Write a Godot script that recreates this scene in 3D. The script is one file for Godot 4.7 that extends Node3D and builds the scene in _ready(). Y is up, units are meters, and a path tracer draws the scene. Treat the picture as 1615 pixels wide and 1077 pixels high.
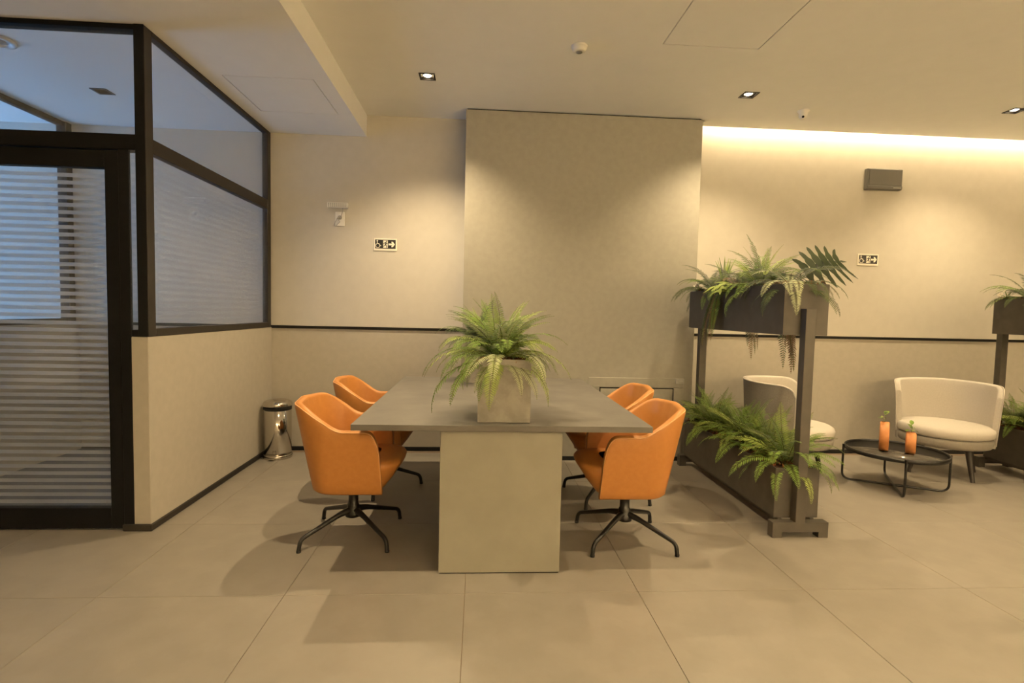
extends Node3D
# A lobby corner: work table with swivel chairs, planter stands, lounge chairs and a glass booth.

const FLAT := -1
const CEIL_LOW := 2.814
const CEIL := 3.0
const TILE := 0.8106

var rng := RandomNumberGenerator.new()
var taken := {}
var mats := {}
var fronds := []
var warm := Color(1.0, 0.89, 0.70)


# ------------------------------------------------------------------ helpers
func numbered(called: String) -> String:
	var n: int = taken.get(called, -1) + 1
	taken[called] = n
	return called if n == 0 else "%s_%03d" % [called, n]


func tag(o: Node, label: String, category: String, group := "") -> Node:
	o.set_meta("label", label)
	o.set_meta("category", category)
	if group != "":
		o.set_meta("group", group)
	return o


func thing(called: String, label: String, category: String, at := Vector3.ZERO, turn := 0.0, group := "") -> Node3D:
	var o := Node3D.new()
	o.name = numbered(called)
	add_child(o)
	o.position = at
	o.rotation.y = turn
	tag(o, label, category, group)
	return o


func structure(called: String, label := "") -> Node3D:
	var o := Node3D.new()
	o.name = called
	add_child(o)
	o.set_meta("kind", "structure")
	if label != "":
		o.set_meta("label", label)
	return o


func begin() -> SurfaceTool:
	var st := SurfaceTool.new()
	st.begin(Mesh.PRIMITIVE_TRIANGLES)
	return st


func finish(st: SurfaceTool) -> ArrayMesh:
	st.generate_normals()
	return st.commit()


func put(called: String, st: SurfaceTool, m: Material, parent: Node = self) -> MeshInstance3D:
	return put_mesh(called, finish(st), m, parent)


func put_mesh(called: String, mesh: Mesh, m: Material, parent: Node = self) -> MeshInstance3D:
	var o := MeshInstance3D.new()
	o.mesh = mesh
	o.material_override = m
	if parent == self:
		o.name = numbered(called)
		add_child(o)
	else:
		o.name = called
		parent.add_child(o, true)
	return o


func tri(st: SurfaceTool, a: Vector3, b: Vector3, c: Vector3, ctr: Vector3) -> void:
	# front faces run clockwise; ctr lies behind the face
	if (b - a).cross(c - a).dot(a - ctr) > 0.0:
		var s := b
		b = c
		c = s
	st.add_vertex(a)
	st.add_vertex(b)
	st.add_vertex(c)


func quad(st: SurfaceTool, a: Vector3, b: Vector3, c: Vector3, d: Vector3, ctr: Vector3) -> void:
	tri(st, a, b, c, ctr)
	tri(st, a, c, d, ctr)


# a box with chamfered edges
func cbox(st: SurfaceTool, at: Vector3, size: Vector3, c := 0.002, turn := Basis.IDENTITY) -> SurfaceTool:
	st.set_smooth_group(FLAT)
	var h := size * 0.5
	c = minf(c, minf(h.x, minf(h.y, h.z)) * 0.9)
	var p := {}
	for sx in [-1, 1]:
		for sy in [-1, 1]:
			for sz in [-1, 1]:
				var s := Vector3(sx, sy, sz)
				p[[sx, sy, sz]] = [at + turn * (s * Vector3(h.x, h.y - c, h.z - c)), at + turn * (s * Vector3(h.x - c, h.y, h.z - c)), at + turn * (s * Vector3(h.x - c, h.y - c, h.z))]
	for s in [-1, 1]:
		quad(st, p[[s, -1, -1]][0], p[[s, 1, -1]][0], p[[s, 1, 1]][0], p[[s, -1, 1]][0], at)
		quad(st, p[[-1, s, -1]][1], p[[1, s, -1]][1], p[[1, s, 1]][1], p[[-1, s, 1]][1], at)
		quad(st, p[[-1, -1, s]][2], p[[1, -1, s]][2], p[[1, 1, s]][2], p[[-1, 1, s]][2], at)
		for t in [-1, 1]:
			quad(st, p[[s, t, -1]][0], p[[s, t, -1]][1], p[[s, t, 1]][1], p[[s, t, 1]][0], at)
			quad(st, p[[-1, s, t]][1], p[[-1, s, t]][2], p[[1, s, t]][2], p[[1, s, t]][1], at)
			quad(st, p[[s, -1, t]][0], p[[s, -1, t]][2], p[[s, 1, t]][2], p[[s, 1, t]][0], at)
			for u in [-1, 1]:
				tri(st, p[[s, t, u]][0], p[[s, t, u]][1], p[[s, t, u]][2], at)
	return st


# a box given by its corners
func span(x0: float, x1: float, y0: float, y1: float, z0: float, z1: float, c := 0.002) -> SurfaceTool:
	return cbox(begin(), Vector3(x0 + x1, y0 + y1, z0 + z1) * 0.5, Vector3(absf(x1 - x0), absf(y1 - y0), absf(z1 - z0)), c)


# rows of points joined into a smooth skin
func skin(st: SurfaceTool, rows: Array, close_rows := false, group := 0) -> SurfaceTool:
	st.set_smooth_group(group)
	for i in rows.size() - 1:
		var a: PackedVector3Array = rows[i]
		var b: PackedVector3Array = rows[i + 1]
		var n := a.size()
		for j in (n if close_rows else n - 1):
			var k := (j + 1) % n
			st.add_vertex(a[j])
			st.add_vertex(b[j])
			st.add_vertex(b[k])
			st.add_vertex(a[j])
			st.add_vertex(b[k])
			st.add_vertex(a[k])
	return st


func fan(st: SurfaceTool, ring: PackedVector3Array, group := 0, up := true) -> void:
	st.set_smooth_group(group)
	var m := Vector3.ZERO
	for v in ring:
		m += v
	m /= ring.size()
	for j in ring.size():
		var k := (j + 1) % ring.size()
		st.add_vertex(m)
		st.add_vertex(ring[j] if up else ring[k])
		st.add_vertex(ring[k] if up else ring[j])


func lathe(st: SurfaceTool, profile: Array, seg := 32, at := Vector3.ZERO, turn := Basis.IDENTITY) -> SurfaceTool:
	var rows := []
	for p in profile:
		var r := PackedVector3Array()
		for j in seg:
			var a := TAU * j / seg
			r.append(at + turn * Vector3(p.x * cos(a), p.y, p.x * sin(a)))
		rows.append(r)
	return skin(st, rows, true)


# a round bar along a path
func tube(st: SurfaceTool, pts: Array, radius, seg := 8, caps := true) -> SurfaceTool:
	var rows := []
	var side := Vector3.ZERO
	for i in pts.size():
		var d: Vector3 = (pts[mini(i + 1, pts.size() - 1)] - pts[maxi(i - 1, 0)]).normalized()
		if side == Vector3.ZERO:
			side = d.cross(Vector3.UP if absf(d.y) < 0.9 else Vector3.RIGHT).normalized()
		side = (side - d * side.dot(d)).normalized()
		var up := d.cross(side)
		var r: float = radius[i] if radius is Array else radius
		var ring := PackedVector3Array()
		for j in seg:
			var a := TAU * j / seg
			ring.append(pts[i] + (side * cos(a) + up * sin(a)) * r)
		rows.append(ring)
	skin(st, rows, true)
	if caps:
		fan(st, rows[0], FLAT, true)
		fan(st, rows[-1], FLAT, false)
	return st


# rounded corners along a path
func rounded(pts: Array, radius: float, steps := 5) -> Array:
	var out := [pts[0]]
	for i in range(1, pts.size() - 1):
		var p: Vector3 = pts[i]
		var a: Vector3 = p + (pts[i - 1] - p).normalized() * radius
		var b: Vector3 = p + (pts[i + 1] - p).normalized() * radius
		for k in steps + 1:
			var t := float(k) / steps
			out.append(a.lerp(p, t).lerp(p.lerp(b, t), t))
	out.append(pts[-1])
	return out


# a flat outline with thickness, lying in x and y, its front towards +z
func extrude(st: SurfaceTool, poly: PackedVector2Array, depth: float, at := Vector3.ZERO, turn := Basis.IDENTITY) -> SurfaceTool:
	st.set_smooth_group(FLAT)
	var ix := Geometry2D.triangulate_polygon(poly)
	var f := func(p: Vector2, z: float) -> Vector3: return at + turn * Vector3(p.x, p.y, z)
	for i in range(0, ix.size(), 3):
		var a := poly[ix[i]]
		var b := poly[ix[i + 1]]
		var c := poly[ix[i + 2]]
		var mid: Vector3 = f.call((a + b + c) / 3.0, -1.0)
		tri(st, f.call(a, depth), f.call(b, depth), f.call(c, depth), mid)
	var cw := Geometry2D.is_polygon_clockwise(poly)
	for i in poly.size():
		var a := poly[i]
		var b := poly[(i + 1) % poly.size()]
		var n := Vector2(b.y - a.y, a.x - b.x) * (-1.0 if cw else 1.0)
		var mid: Vector3 = f.call((a + b) * 0.5 - n, depth * 0.5)
		quad(st, f.call(a, 0.0), f.call(b, 0.0), f.call(b, depth), f.call(a, depth), mid)
	return st


func disc(r: float, seg := 20, at := Vector2.ZERO) -> PackedVector2Array:
	var p := PackedVector2Array()
	for i in seg:
		p.append(at + Vector2(cos(TAU * i / seg), sin(TAU * i / seg)) * r)
	return p


# an open box: outside, rim, inside and bottom
func trough(st: SurfaceTool, at: Vector3, size: Vector3, wall: float, deep: float, c := 0.002) -> SurfaceTool:
	st.set_smooth_group(FLAT)
	var h := size * 0.5
	var rings := [[h.x - c, h.z - c, 0.0], [h.x, h.z, c], [h.x, h.z, size.y - c], [h.x - c, h.z - c, size.y], [h.x - wall, h.z - wall, size.y], [h.x - wall, h.z - wall, size.y - deep]]
	var rows := []
	for r in rings:
		rows.append(PackedVector3Array([at + Vector3(-r[0], r[2], -r[1]), at + Vector3(r[0], r[2], -r[1]), at + Vector3(r[0], r[2], r[1]), at + Vector3(-r[0], r[2], r[1])]))
	for i in rows.size() - 1:
		for j in 4:
			var k := (j + 1) % 4
			var a: Vector3 = rows[i][j]
			var b: Vector3 = rows[i][k]
			var c2: Vector3 = rows[i + 1][k]
			var d: Vector3 = rows[i + 1][j]
			var mid := (a + b + c2 + d) * 0.25
			var out_dir := Vector3(mid.x - at.x, 0, mid.z - at.z)
			if i == 4:
				quad(st, a, b, c2, d, mid + out_dir)
			elif i == 3:
				quad(st, a, b, c2, d, mid + Vector3.DOWN)
			else:
				quad(st, a, b, c2, d, mid - out_dir)
	quad(st, rows[0][0], rows[0][1], rows[0][2], rows[0][3], at + Vector3.UP)
	quad(st, rows[5][0], rows[5][1], rows[5][2], rows[5][3], at + Vector3.DOWN)
	return st


func noise_map(seed_: int, freq: float, low: Color, high: Color, octaves := 4, size := 512, stretch := 0.0) -> NoiseTexture2D:
	var n := FastNoiseLite.new()
	n.seed = seed_
	n.noise_type = FastNoiseLite.TYPE_SIMPLEX_SMOOTH
	n.frequency = freq
	n.fractal_octaves = octaves
	if stretch > 0.0:
		n.domain_warp_enabled = true
		n.domain_warp_amplitude = stretch
	var g := Gradient.new()
	g.set_color(0, low)
	g.set_color(1, high)
	var t := NoiseTexture2D.new()
	t.width = size
	t.height = size
	t.seamless = true
	t.noise = n
	t.color_ramp = g
	return t


func mat(called: String, c: Color, rough := 0.6, metal := 0.0) -> StandardMaterial3D:
	var m := StandardMaterial3D.new()
	m.resource_name = called
	m.albedo_color = c
	m.roughness = rough
	m.metallic = metal
	mats[called] = m
	return m


func patterned(called: String, tex: Texture2D, scale_: Vector3, rough := 0.6, bump: Texture2D = null, relief := 0.0, world := true) -> StandardMaterial3D:
	var m := mat(called, Color.WHITE, rough)
	m.albedo_texture = tex
	m.uv1_triplanar = true
	m.uv1_world_triplanar = world
	m.uv1_scale = scale_
	if bump:
		m.heightmap_enabled = true
		m.heightmap_texture = bump
		m.heightmap_scale = relief
	return m


# ------------------------------------------------------------------ start
func _ready() -> void:
	rng.seed = 20240611
	setup_camera()
	setup_daylight()
	make_materials()
	build_floor()
	build_ceiling()
	build_back_wall()
	build_column()
	build_partition()
	build_outer_walls()
	build_cove()
	build_downlights()
	build_table()
	build_office_chairs()
	build_planters()
	build_lounge()
	build_bin()
	build_wall_fittings()
	build_ceiling_fittings()
	make_fronds()
	build_plants()


func setup_camera() -> void:
	var cam := Camera3D.new()
	cam.name = "camera"
	add_child(cam)
	cam.basis = Basis(Vector3.UP, deg_to_rad(-3.5773)) * Basis(Vector3.RIGHT, deg_to_rad(-3.2168)) * Basis(Vector3.BACK, deg_to_rad(1.2619))
	cam.position = Vector3(0.0, 1.3, 4.8841)
	cam.fov = rad_to_deg(2.0 * atan(538.5 / 841.7732))
	cam.near = 0.05
	cam.far = 100.0
	cam.current = true


func setup_daylight() -> void:
	var sky_mat := ProceduralSkyMaterial.new()
	sky_mat.sky_top_color = Color(0.42, 0.60, 0.86)
	sky_mat.sky_horizon_color = Color(0.72, 0.82, 0.93)
	sky_mat.ground_bottom_color = Color(0.35, 0.36, 0.37)
	sky_mat.ground_horizon_color = Color(0.6, 0.63, 0.66)
	var sky := Sky.new()
	sky.sky_material = sky_mat
	var e := Environment.new()
	e.background_mode = Environment.BG_SKY
	e.sky = sky
	e.background_energy_multiplier = 1.0
	e.tonemap_mode = Environment.TONE_MAPPER_LINEAR
	e.tonemap_exposure = 1.22
	e.sdfgi_enabled = true
	e.ssao_enabled = true
	e.ssil_enabled = true
	var w := WorldEnvironment.new()
	w.name = "surroundings"
	w.environment = e
	add_child(w)
	# area light at an unseen window, placed to give the booth blue daylight
	var day := AreaLight3D.new()
	day.name = "unseen_window_daylight"
	day.area_size = Vector2(1.5, 2.2)
	day.area_normalize_energy = true
	day.light_color = Color(0.50, 0.73, 1.0)
	day.light_energy = 23.0
	day.area_range = 20.0
	day.shadow_enabled = true
	add_child(day)
	day.position = Vector3(-6.72, 1.6, 0.9)
	day.rotation.y = -PI / 2


func make_materials() -> void:
	var fine := noise_map(3, 0.06, Color(0.35, 0.35, 0.35), Color(0.65, 0.65, 0.65), 3, 256)
	for i in 3:
		var m := patterned("floor_tile_%d" % i, noise_map(11 + i, 0.012, Color(0.515, 0.49, 0.452), Color(0.555, 0.528, 0.488), 5, 512, 30.0), Vector3(0.7, 0.7, 0.7), 0.42)
		m.uv1_offset = Vector3(i * 0.37, 0, i * 0.21)
	mat("grout", Color(0.50, 0.43, 0.36), 0.9)
	patterned("ceiling_paint", noise_map(21, 0.02, Color(0.915, 0.91, 0.895), Color(0.925, 0.92, 0.905), 3, 256), Vector3(1, 1, 1), 0.9)
	patterned("wall_paint", noise_map(22, 0.03, Color(0.735, 0.715, 0.675), Color(0.755, 0.735, 0.695), 4, 256), Vector3(1, 1, 1), 0.85, fine, 0.006)
	patterned("lower_wall_paint", noise_map(23, 0.05, Color(0.67, 0.645, 0.595), Color(0.695, 0.67, 0.62), 4, 256), Vector3(1, 1, 1), 0.85, fine, 0.006)
	patterned("column_paint", noise_map(24, 0.05, Color(0.585, 0.57, 0.53), Color(0.615, 0.60, 0.56), 4, 256), Vector3(1, 1, 1), 0.8, fine, 0.006)
	mat("black_metal", Color(0.07, 0.07, 0.07), 0.6).metallic_specular = 0.25
	mat("bronze_metal", Color(0.18, 0.165, 0.15), 0.5).metallic_specular = 0.35
	mat("gap_black", Color(0.05, 0.045, 0.04), 0.8)
	patterned("carpet", noise_map(25, 0.15, Color(0.34, 0.35, 0.37), Color(0.45, 0.46, 0.48), 4, 256), Vector3(2, 2, 2), 0.95)
	var glass := mat("pane_glass", Color(0.75, 0.78, 0.80, 0.06), 0.02)
	glass.transparency = BaseMaterial3D.TRANSPARENCY_ALPHA
	var film := mat("frosted_film", Color(0.74, 0.76, 0.78, 0.5), 0.55)
	film.transparency = BaseMaterial3D.TRANSPARENCY_ALPHA
	film.backlight_enabled = true
	film.backlight = Color(0.95, 0.95, 0.95)
	var faint := film.duplicate()
	faint.resource_name = "faint_film"
	faint.albedo_color.a = 0.03
	mats["faint_film"] = faint
	patterned("table_top", noise_map(31, 0.008, Color(0.38, 0.365, 0.345), Color(0.47, 0.455, 0.43), 5, 512, 40.0), Vector3(0.8, 0.8, 0.8), 0.36)
	patterned("table_edge_shaded", noise_map(32, 0.02, Color(0.36, 0.345, 0.32), Color(0.40, 0.385, 0.36), 3, 256), Vector3(1, 1, 1), 0.5)  # darker than the top: shade of the front side put into the colour
	patterned("pedestal_laminate", noise_map(33, 0.02, Color(0.585, 0.57, 0.52), Color(0.615, 0.60, 0.55), 4, 256), Vector3(1, 1, 1), 0.42)
	patterned("pot_metal", noise_map(34, 0.012, Color(0.50, 0.485, 0.455), Color(0.63, 0.61, 0.57), 5, 512, 35.0), Vector3(1.5, 1.5, 1.5), 0.38)
	var leather_bump := noise_map(41, 0.09, Color(0.2, 0.2, 0.2), Color(0.8, 0.8, 0.8), 4, 256)
	patterned("leather", noise_map(42, 0.03, Color(0.72, 0.475, 0.225), Color(0.755, 0.51, 0.255), 4, 256), Vector3(3, 3, 3), 0.48, leather_bump, 0.03, false)
	mat("piping_leather", Color(0.86, 0.65, 0.42), 0.45)
	mat("base_metal", Color(0.11, 0.105, 0.10), 0.35, 0.2)
	patterned("planter_paint", noise_map(43, 0.04, Color(0.27, 0.25, 0.22), Color(0.305, 0.285, 0.25), 3, 256), Vector3(1, 1, 1), 0.6)
	var weave := noise_map(44, 0.2, Color(0.2, 0.2, 0.2), Color(0.8, 0.8, 0.8), 2, 256)
	patterned("cream_fabric", noise_map(45, 0.08, Color(0.715, 0.69, 0.65), Color(0.755, 0.73, 0.69), 3, 256), Vector3(3, 3, 3), 0.9, weave, 0.04, false)
	patterned("taupe_fabric", noise_map(46, 0.08, Color(0.50, 0.475, 0.44), Color(0.555, 0.53, 0.49), 3, 256), Vector3(3, 3, 3), 0.95, weave, 0.05, false)
	mat("dark_wood", Color(0.17, 0.145, 0.125), 0.5)
	mat("smoked_glass", Color(0.30, 0.285, 0.265), 0.12)
	patterned("vase_wood", noise_map(47, 0.03, Color(0.72, 0.45, 0.24), Color(0.80, 0.54, 0.31), 4, 256), Vector3(3, 14, 3), 0.5, null, 0.0, false)
	mat("chrome", Color(0.80, 0.78, 0.75), 0.10, 1.0)
	mat("white_plastic", Color(0.86, 0.85, 0.82), 0.5)
	mat("grey_plastic", Color(0.62, 0.61, 0.59), 0.5)
	mat("dark_plastic", Color(0.33, 0.32, 0.30), 0.4)
	mat("sign_black", Color(0.10, 0.095, 0.09), 0.5)
	mat("sign_white", Color(0.90, 0.88, 0.82), 0.6)
	mat("brushed_label", Color(0.66, 0.65, 0.63), 0.35, 0.6)
	var lamp := mat("lamp_glow", Color(1, 1, 1), 0.5)
	lamp.emission_enabled = true
	lamp.emission = Color(1.0, 0.90, 0.74)
	lamp.emission_energy_multiplier = 14.0
	var led := mat("led_glow", Color(1, 1, 1), 0.5)
	led.emission_enabled = true
	led.emission = warm
	led.emission_energy_multiplier = 8.0
	patterned("soil", noise_map(51, 0.06, Color(0.16, 0.10, 0.07), Color(0.36, 0.22, 0.13), 4, 256), Vector3(3, 3, 3), 0.95)
	mat("moss", Color(0.52, 0.30, 0.18), 0.9)
	for g in [["leaf_light", Color(0.55, 0.615, 0.28)], ["leaf_mid", Color(0.42, 0.53, 0.20)], ["leaf_dark", Color(0.25, 0.32, 0.14)], ["leaf_dry", Color(0.50, 0.36, 0.20)], ["leaf_pale", Color(0.66, 0.68, 0.52)], ["leaf_deep", Color(0.13, 0.18, 0.075)], ["petal_white", Color(0.86, 0.82, 0.74)]]:
		var m := mat(g[0], g[1], 0.6)
		m.metallic_specular = 0.3
		m.backlight_enabled = true
		m.backlight = Color(0.45, 0.45, 0.45)
	mat("rib", Color(0.37, 0.38, 0.18), 0.7)


# ------------------------------------------------------------------ setting
func build_floor() -> void:
	var floor_ := structure("floor", "large square beige floor tiles with thin brown joints")
	put("grout_bed", span(-7.0, 7.2, -0.12, -0.0035, -0.2, 8.0, 0.0), mats.grout, floor_)
	# tiles on the real joints; those inside the booth are covered by carpet
	var gap := 0.0022
	var mesh := finish(cbox(begin(), Vector3(0, -0.006, 0), Vector3(TILE - gap, 0.012, TILE - gap), 0.0012))
	for i in range(-8, 9):
		for k in range(-3, 7):
			var x0 := -0.0429 + i * TILE
			var z0 := 2.4901 + k * TILE
			var t := put_mesh("tile", mesh, mats["floor_tile_%d" % (posmod(i * 7 + k * 5, 3))], floor_)
			t.position = Vector3(x0 + TILE * 0.5, 0, z0 + TILE * 0.5)
	put("carpet", span(-3.5, -2.0, 0.0, 0.004, -0.02, 1.70, 0.001), mats.carpet, floor_)


func build_ceiling() -> void:
	var c := CSGCombiner3D.new()
	c.name = "ceiling"
	c.set_meta("kind", "structure")
	c.set_meta("label", "smooth painted ceiling with a recessed slot along the wall")
	add_child(c)
	csg_box(c, Vector3(-1.02, CEIL, 0.10), Vector3(6.8, CEIL + 0.07, 7.65), false)
	csg_box(c, Vector3(-1.02, CEIL, -0.1), Vector3(1.95, CEIL + 0.07, 0.12), false)
	for p in lamp_spots():
		csg_box(c, Vector3(p.x - 0.05, CEIL - 0.1, p.y - 0.05), Vector3(p.x + 0.05, CEIL + 0.2, p.y + 0.05), true)
	csg_box(c, Vector3(1.12, CEIL - 0.1, 1.485), Vector3(1.745, CEIL + 0.014, 2.11), true)
	c.material_override = mats.ceiling_paint
	var l := CSGCombiner3D.new()
	l.name = "trim_1"
	l.set_meta("kind", "structure")
	l.set_meta("label", "lowered ceiling bulkhead over the glass booth")
	add_child(l)
	csg_box(l, Vector3(-6.6, CEIL_LOW, -0.1), Vector3(-1.02, CEIL + 0.07, 7.9), false)
	csg_box(l, Vector3(-1.725, CEIL_LOW - 0.1, 0.52), Vector3(-1.13, CEIL_LOW + 0.012, 1.162), true)
	csg_box(l, Vector3(-2.775, CEIL_LOW - 0.1, 0.735), Vector3(-2.685, CEIL_LOW + 0.08, 0.825), true)
	csg_box(l, Vector3(-2.45, CEIL_LOW - 0.1, 4.55), Vector3(-2.35, CEIL_LOW + 0.1, 4.65), true)
	l.material_override = mats.ceiling_paint


func csg_box(parent: Node, a: Vector3, b: Vector3, cut: bool) -> void:
	var o := CSGBox3D.new()
	o.size = b - a
	o.position = (a + b) * 0.5
	o.operation = CSGShape3D.OPERATION_SUBTRACTION if cut else CSGShape3D.OPERATION_UNION
	parent.add_child(o)


func lamp_spots() -> Array:
	# x, z of the square recessed downlights; nearer rows are out of view, the last two placed to light foreground and lowered ceiling
	return [Vector2(-0.41, 0.85), Vector2(2.036, 0.802), Vector2(4.27, 0.75), Vector2(-0.25, 2.58), Vector2(2.05, 2.56), Vector2(4.3, 2.55), Vector2(0.9, 5.2), Vector2(-2.4, 4.6)]


func build_back_wall() -> void:
	var w := structure("wall_back", "off-white wall panel above a dark horizontal gap")
	put("upper_panel", span(-6.6, 7.0, 1.132, 3.14, -0.14, 0.0, 0.001), mats.wall_paint, w)
	put("lower_panel", span(-6.6, 7.0, 0.0, 1.108, -0.14, -0.023, 0.001), mats.lower_wall_paint, w)
	put("gap_profile", span(-6.6, 7.0, 1.106, 1.134, -0.13, -0.019, 0.0), mats.gap_black, w)
	var b := structure("baseboard_back", "low black skirting along the back wall")
	put("skirting", span(-1.853, -0.14, 0.0, 0.034, -0.03, -0.012, 0.001), mats.gap_black, b)
	put("skirting", span(1.90, 6.9, 0.0, 0.034, -0.03, -0.012, 0.001), mats.gap_black, b)
	put("skirting", span(-3.5, -2.0, 0.0, 0.034, -0.03, -0.012, 0.001), mats.gap_black, b)


func build_column() -> void:
	var w := structure("wall_column", "broad taupe column standing out of the back wall")
	put("column_body", span(-0.14, 1.902, 0.0, 2.99, -0.1, 0.274, 0.002), mats.column_paint, w)
	put("top_gap", span(-0.13, 1.892, 2.985, 3.002, -0.1, 0.262, 0.0), mats.gap_black, w)
	var b := structure("baseboard_column", "low black skirting round the taupe column")
	put("skirting", span(-0.146, 1.908, 0.0, 0.036, 0.0, 0.284, 0.001), mats.gap_black, b)
	var h := thing("service_hatch", "taupe service door set in the column behind the orange chairs", "hatch", Vector3(0.967, 0.04, 0.2745))
	# a raised surround and a door leaf within it
	put("surround_top", span(0.0, 0.85, 0.615, 0.70, 0.0, 0.012, 0.003), mats.column_paint, h)
	put("surround_side", span(0.0, 0.099, 0.0, 0.612, 0.0, 0.012, 0.003), mats.column_paint, h)
	put("surround_side", span(0.766, 0.85, 0.0, 0.612, 0.0, 0.012, 0.003), mats.column_paint, h)
	put("surround_bottom", span(0.099, 0.766, 0.0, 0.07, 0.0, 0.012, 0.003), mats.column_paint, h)
	var d := put("door_leaf", span(0.108, 0.757, 0.079, 0.603, 0.0, 0.010, 0.002), mats.column_paint, h)
	put("door_gap", span(0.099, 0.766, 0.07, 0.612, 0.0, 0.002, 0.0), mats.gap_black, h)
	var p := put("latch_plate", span(0.773, 0.852, 0.652, 0.698, 0.012, 0.022, 0.003), mats.grey_plastic, h)
	put("latch_button", span(0.80, 0.84, 0.668, 0.682, 0.022, 0.026, 0.002), mats.brushed_label, p)
	d.set_meta("label", "recessed door leaf")


func bar(called: String, parent: Node, a: Vector3, b: Vector3, m: Material, c := 0.003) -> MeshInstance3D:
	return put(called, span(a.x, b.x, a.y, b.y, a.z, b.z, c), m, parent)


func build_partition() -> void:
	var w := structure("wall_booth", "low taupe wall carrying the glass of the booth")
	put("low_wall", span(-2.0, -1.853, 0.0, 1.113, -0.02, 1.77, 0.003), mats.lower_wall_paint, w)
	var b := structure("baseboard_booth", "black skirting along the low booth wall")
	put("skirting", span(-2.004, -1.843, 0.0, 0.04, 0.0, 1.782, 0.004), mats.bronze_metal, b)
	# side glazing of the booth
	var s := structure("window_1", "black framed side glazing of the booth above the low wall")
	bar("corner_post", s, Vector3(-1.896, 1.113, 1.70), Vector3(-1.849, CEIL_LOW, 1.772), mats.bronze_metal)
	bar("wall_post", s, Vector3(-1.896, 1.113, 0.002), Vector3(-1.849, CEIL_LOW, 0.07), mats.bronze_metal)
	bar("sill_rail", s, Vector3(-1.896, 1.113, 0.07), Vector3(-1.849, 1.158, 1.70), mats.bronze_metal)
	bar("transom_rail", s, Vector3(-1.896, 2.142, 0.07), Vector3(-1.849, 2.222, 1.70), mats.bronze_metal)
	bar("head_rail", s, Vector3(-1.896, 2.786, 0.07), Vector3(-1.849, CEIL_LOW, 1.70), mats.bronze_metal)
	put("pane", span(-1.876, -1.870, 1.155, 2.145, 0.065, 1.705, 0.0), mats.pane_glass, s)
	put("pane", span(-1.876, -1.870, 2.218, 2.79, 0.065, 1.705, 0.0), mats.pane_glass, s)
	var strip := finish(span(-1.8775, -1.8765, -0.0105, 0.0105, 0.07, 1.70, 0.0))
	for i in 23:
		put_mesh("film_stripe", strip, mats.faint_film, s).position.y = 1.205 + i * 0.0409
	# front of the booth with its door
	var f := structure("window_2", "black framed front glazing beside and above the booth door")
	bar("jamb", f, Vector3(-2.0, 0.0, 1.752), Vector3(-1.942, 2.142, 1.772), mats.black_metal)
	bar("jamb", f, Vector3(-2.985, 0.0, 1.70), Vector3(-2.92, 2.142, 1.772), mats.black_metal)
	bar("sill_rail", f, Vector3(-1.942, 1.113, 1.70), Vector3(-1.896, 1.151, 1.772), mats.black_metal)
	bar("transom_beam", f, Vector3(-3.55, 2.142, 1.70), Vector3(-1.896, 2.226, 1.772), mats.black_metal)
	bar("head_rail", f, Vector3(-3.55, 2.786, 1.70), Vector3(-1.896, CEIL_LOW, 1.772), mats.black_metal)
	bar("floor_rail", f, Vector3(-3.55, 0.0, 1.70), Vector3(-2.985, 0.06, 1.772), mats.black_metal)
	bar("corner_face", f, Vector3(-1.904, 1.113, 1.771), Vector3(-1.8495, CEIL_LOW, 1.7745), mats.black_metal, 0.001)
	put("pane", span(-1.943, -1.897, 1.150, 2.143, 1.764, 1.768, 0.0), mats.pane_glass, f)
	put("pane", span(-3.55, -1.896, 2.224, 2.788, 1.732, 1.738, 0.0), mats.pane_glass, f)
	put("pane", span(-3.55, -2.983, 0.058, 2.143, 1.732, 1.738, 0.0), mats.pane_glass, f)
	var slim := finish(span(-1.942, -1.904, -0.0105, 0.0105, 1.7625, 1.7635, 0.0))
	for i in 23:
		put_mesh("film_stripe", slim, mats.faint_film, f).position.y = 1.205 + i * 0.0409
	var d := structure("door_1", "black framed glass door with frosted horizontal stripes")
	bar("hinge_stile", d, Vector3(-2.075, 0.012, 1.715), Vector3(-2.003, 2.136, 1.765), mats.black_metal)
	bar("lock_stile", d, Vector3(-2.917, 0.012, 1.715), Vector3(-2.845, 2.136, 1.765), mats.black_metal)
	bar("top_rail", d, Vector3(-2.845, 2.041, 1.715), Vector3(-2.075, 2.136, 1.765), mats.black_metal)
	bar("bottom_rail", d, Vector3(-2.845, 0.012, 1.715), Vector3(-2.075, 0.129, 1.765), mats.black_metal)
	put("pane", span(-2.846, -2.074, 0.127, 2.043, 1.737, 1.743, 0.0), mats.pane_glass, d)
	var wide := finish(span(-2.845, -2.075, -0.0105, 0.0105, 1.7355, 1.7365, 0.0))
	for i in 46:
		put_mesh("film_stripe", wide, mats.frosted_film, d).position.y = 0.160 + i * 0.0409
	# the next glass partition, at the far side of the booth
	var p := structure("window_3", "black framed glazing on the far side of the booth")
	bar("wall_post", p, Vector3(-3.585, 1.113, 0.002), Vector3(-3.506, CEIL_LOW, 0.07), mats.black_metal)
	bar("front_post", p, Vector3(-3.585, 1.113, 1.70), Vector3(-3.506, CEIL_LOW, 1.772), mats.black_metal)
	bar("head_rail", p, Vector3(-3.57, 2.775, 0.07), Vector3(-3.52, CEIL_LOW, 1.70), mats.black_metal)
	bar("sill_rail", p, Vector3(-3.57, 1.113, 0.07), Vector3(-3.52, 1.158, 1.70), mats.black_metal)
	put("pane", span(-3.548, -3.542, 1.155, 2.78, 0.065, 1.705, 0.0), mats.pane_glass, p)
	put("low_wall", span(-3.60, -3.5, 0.0, 1.113, -0.02, 1.772, 0.002), mats.lower_wall_paint, p)


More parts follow.
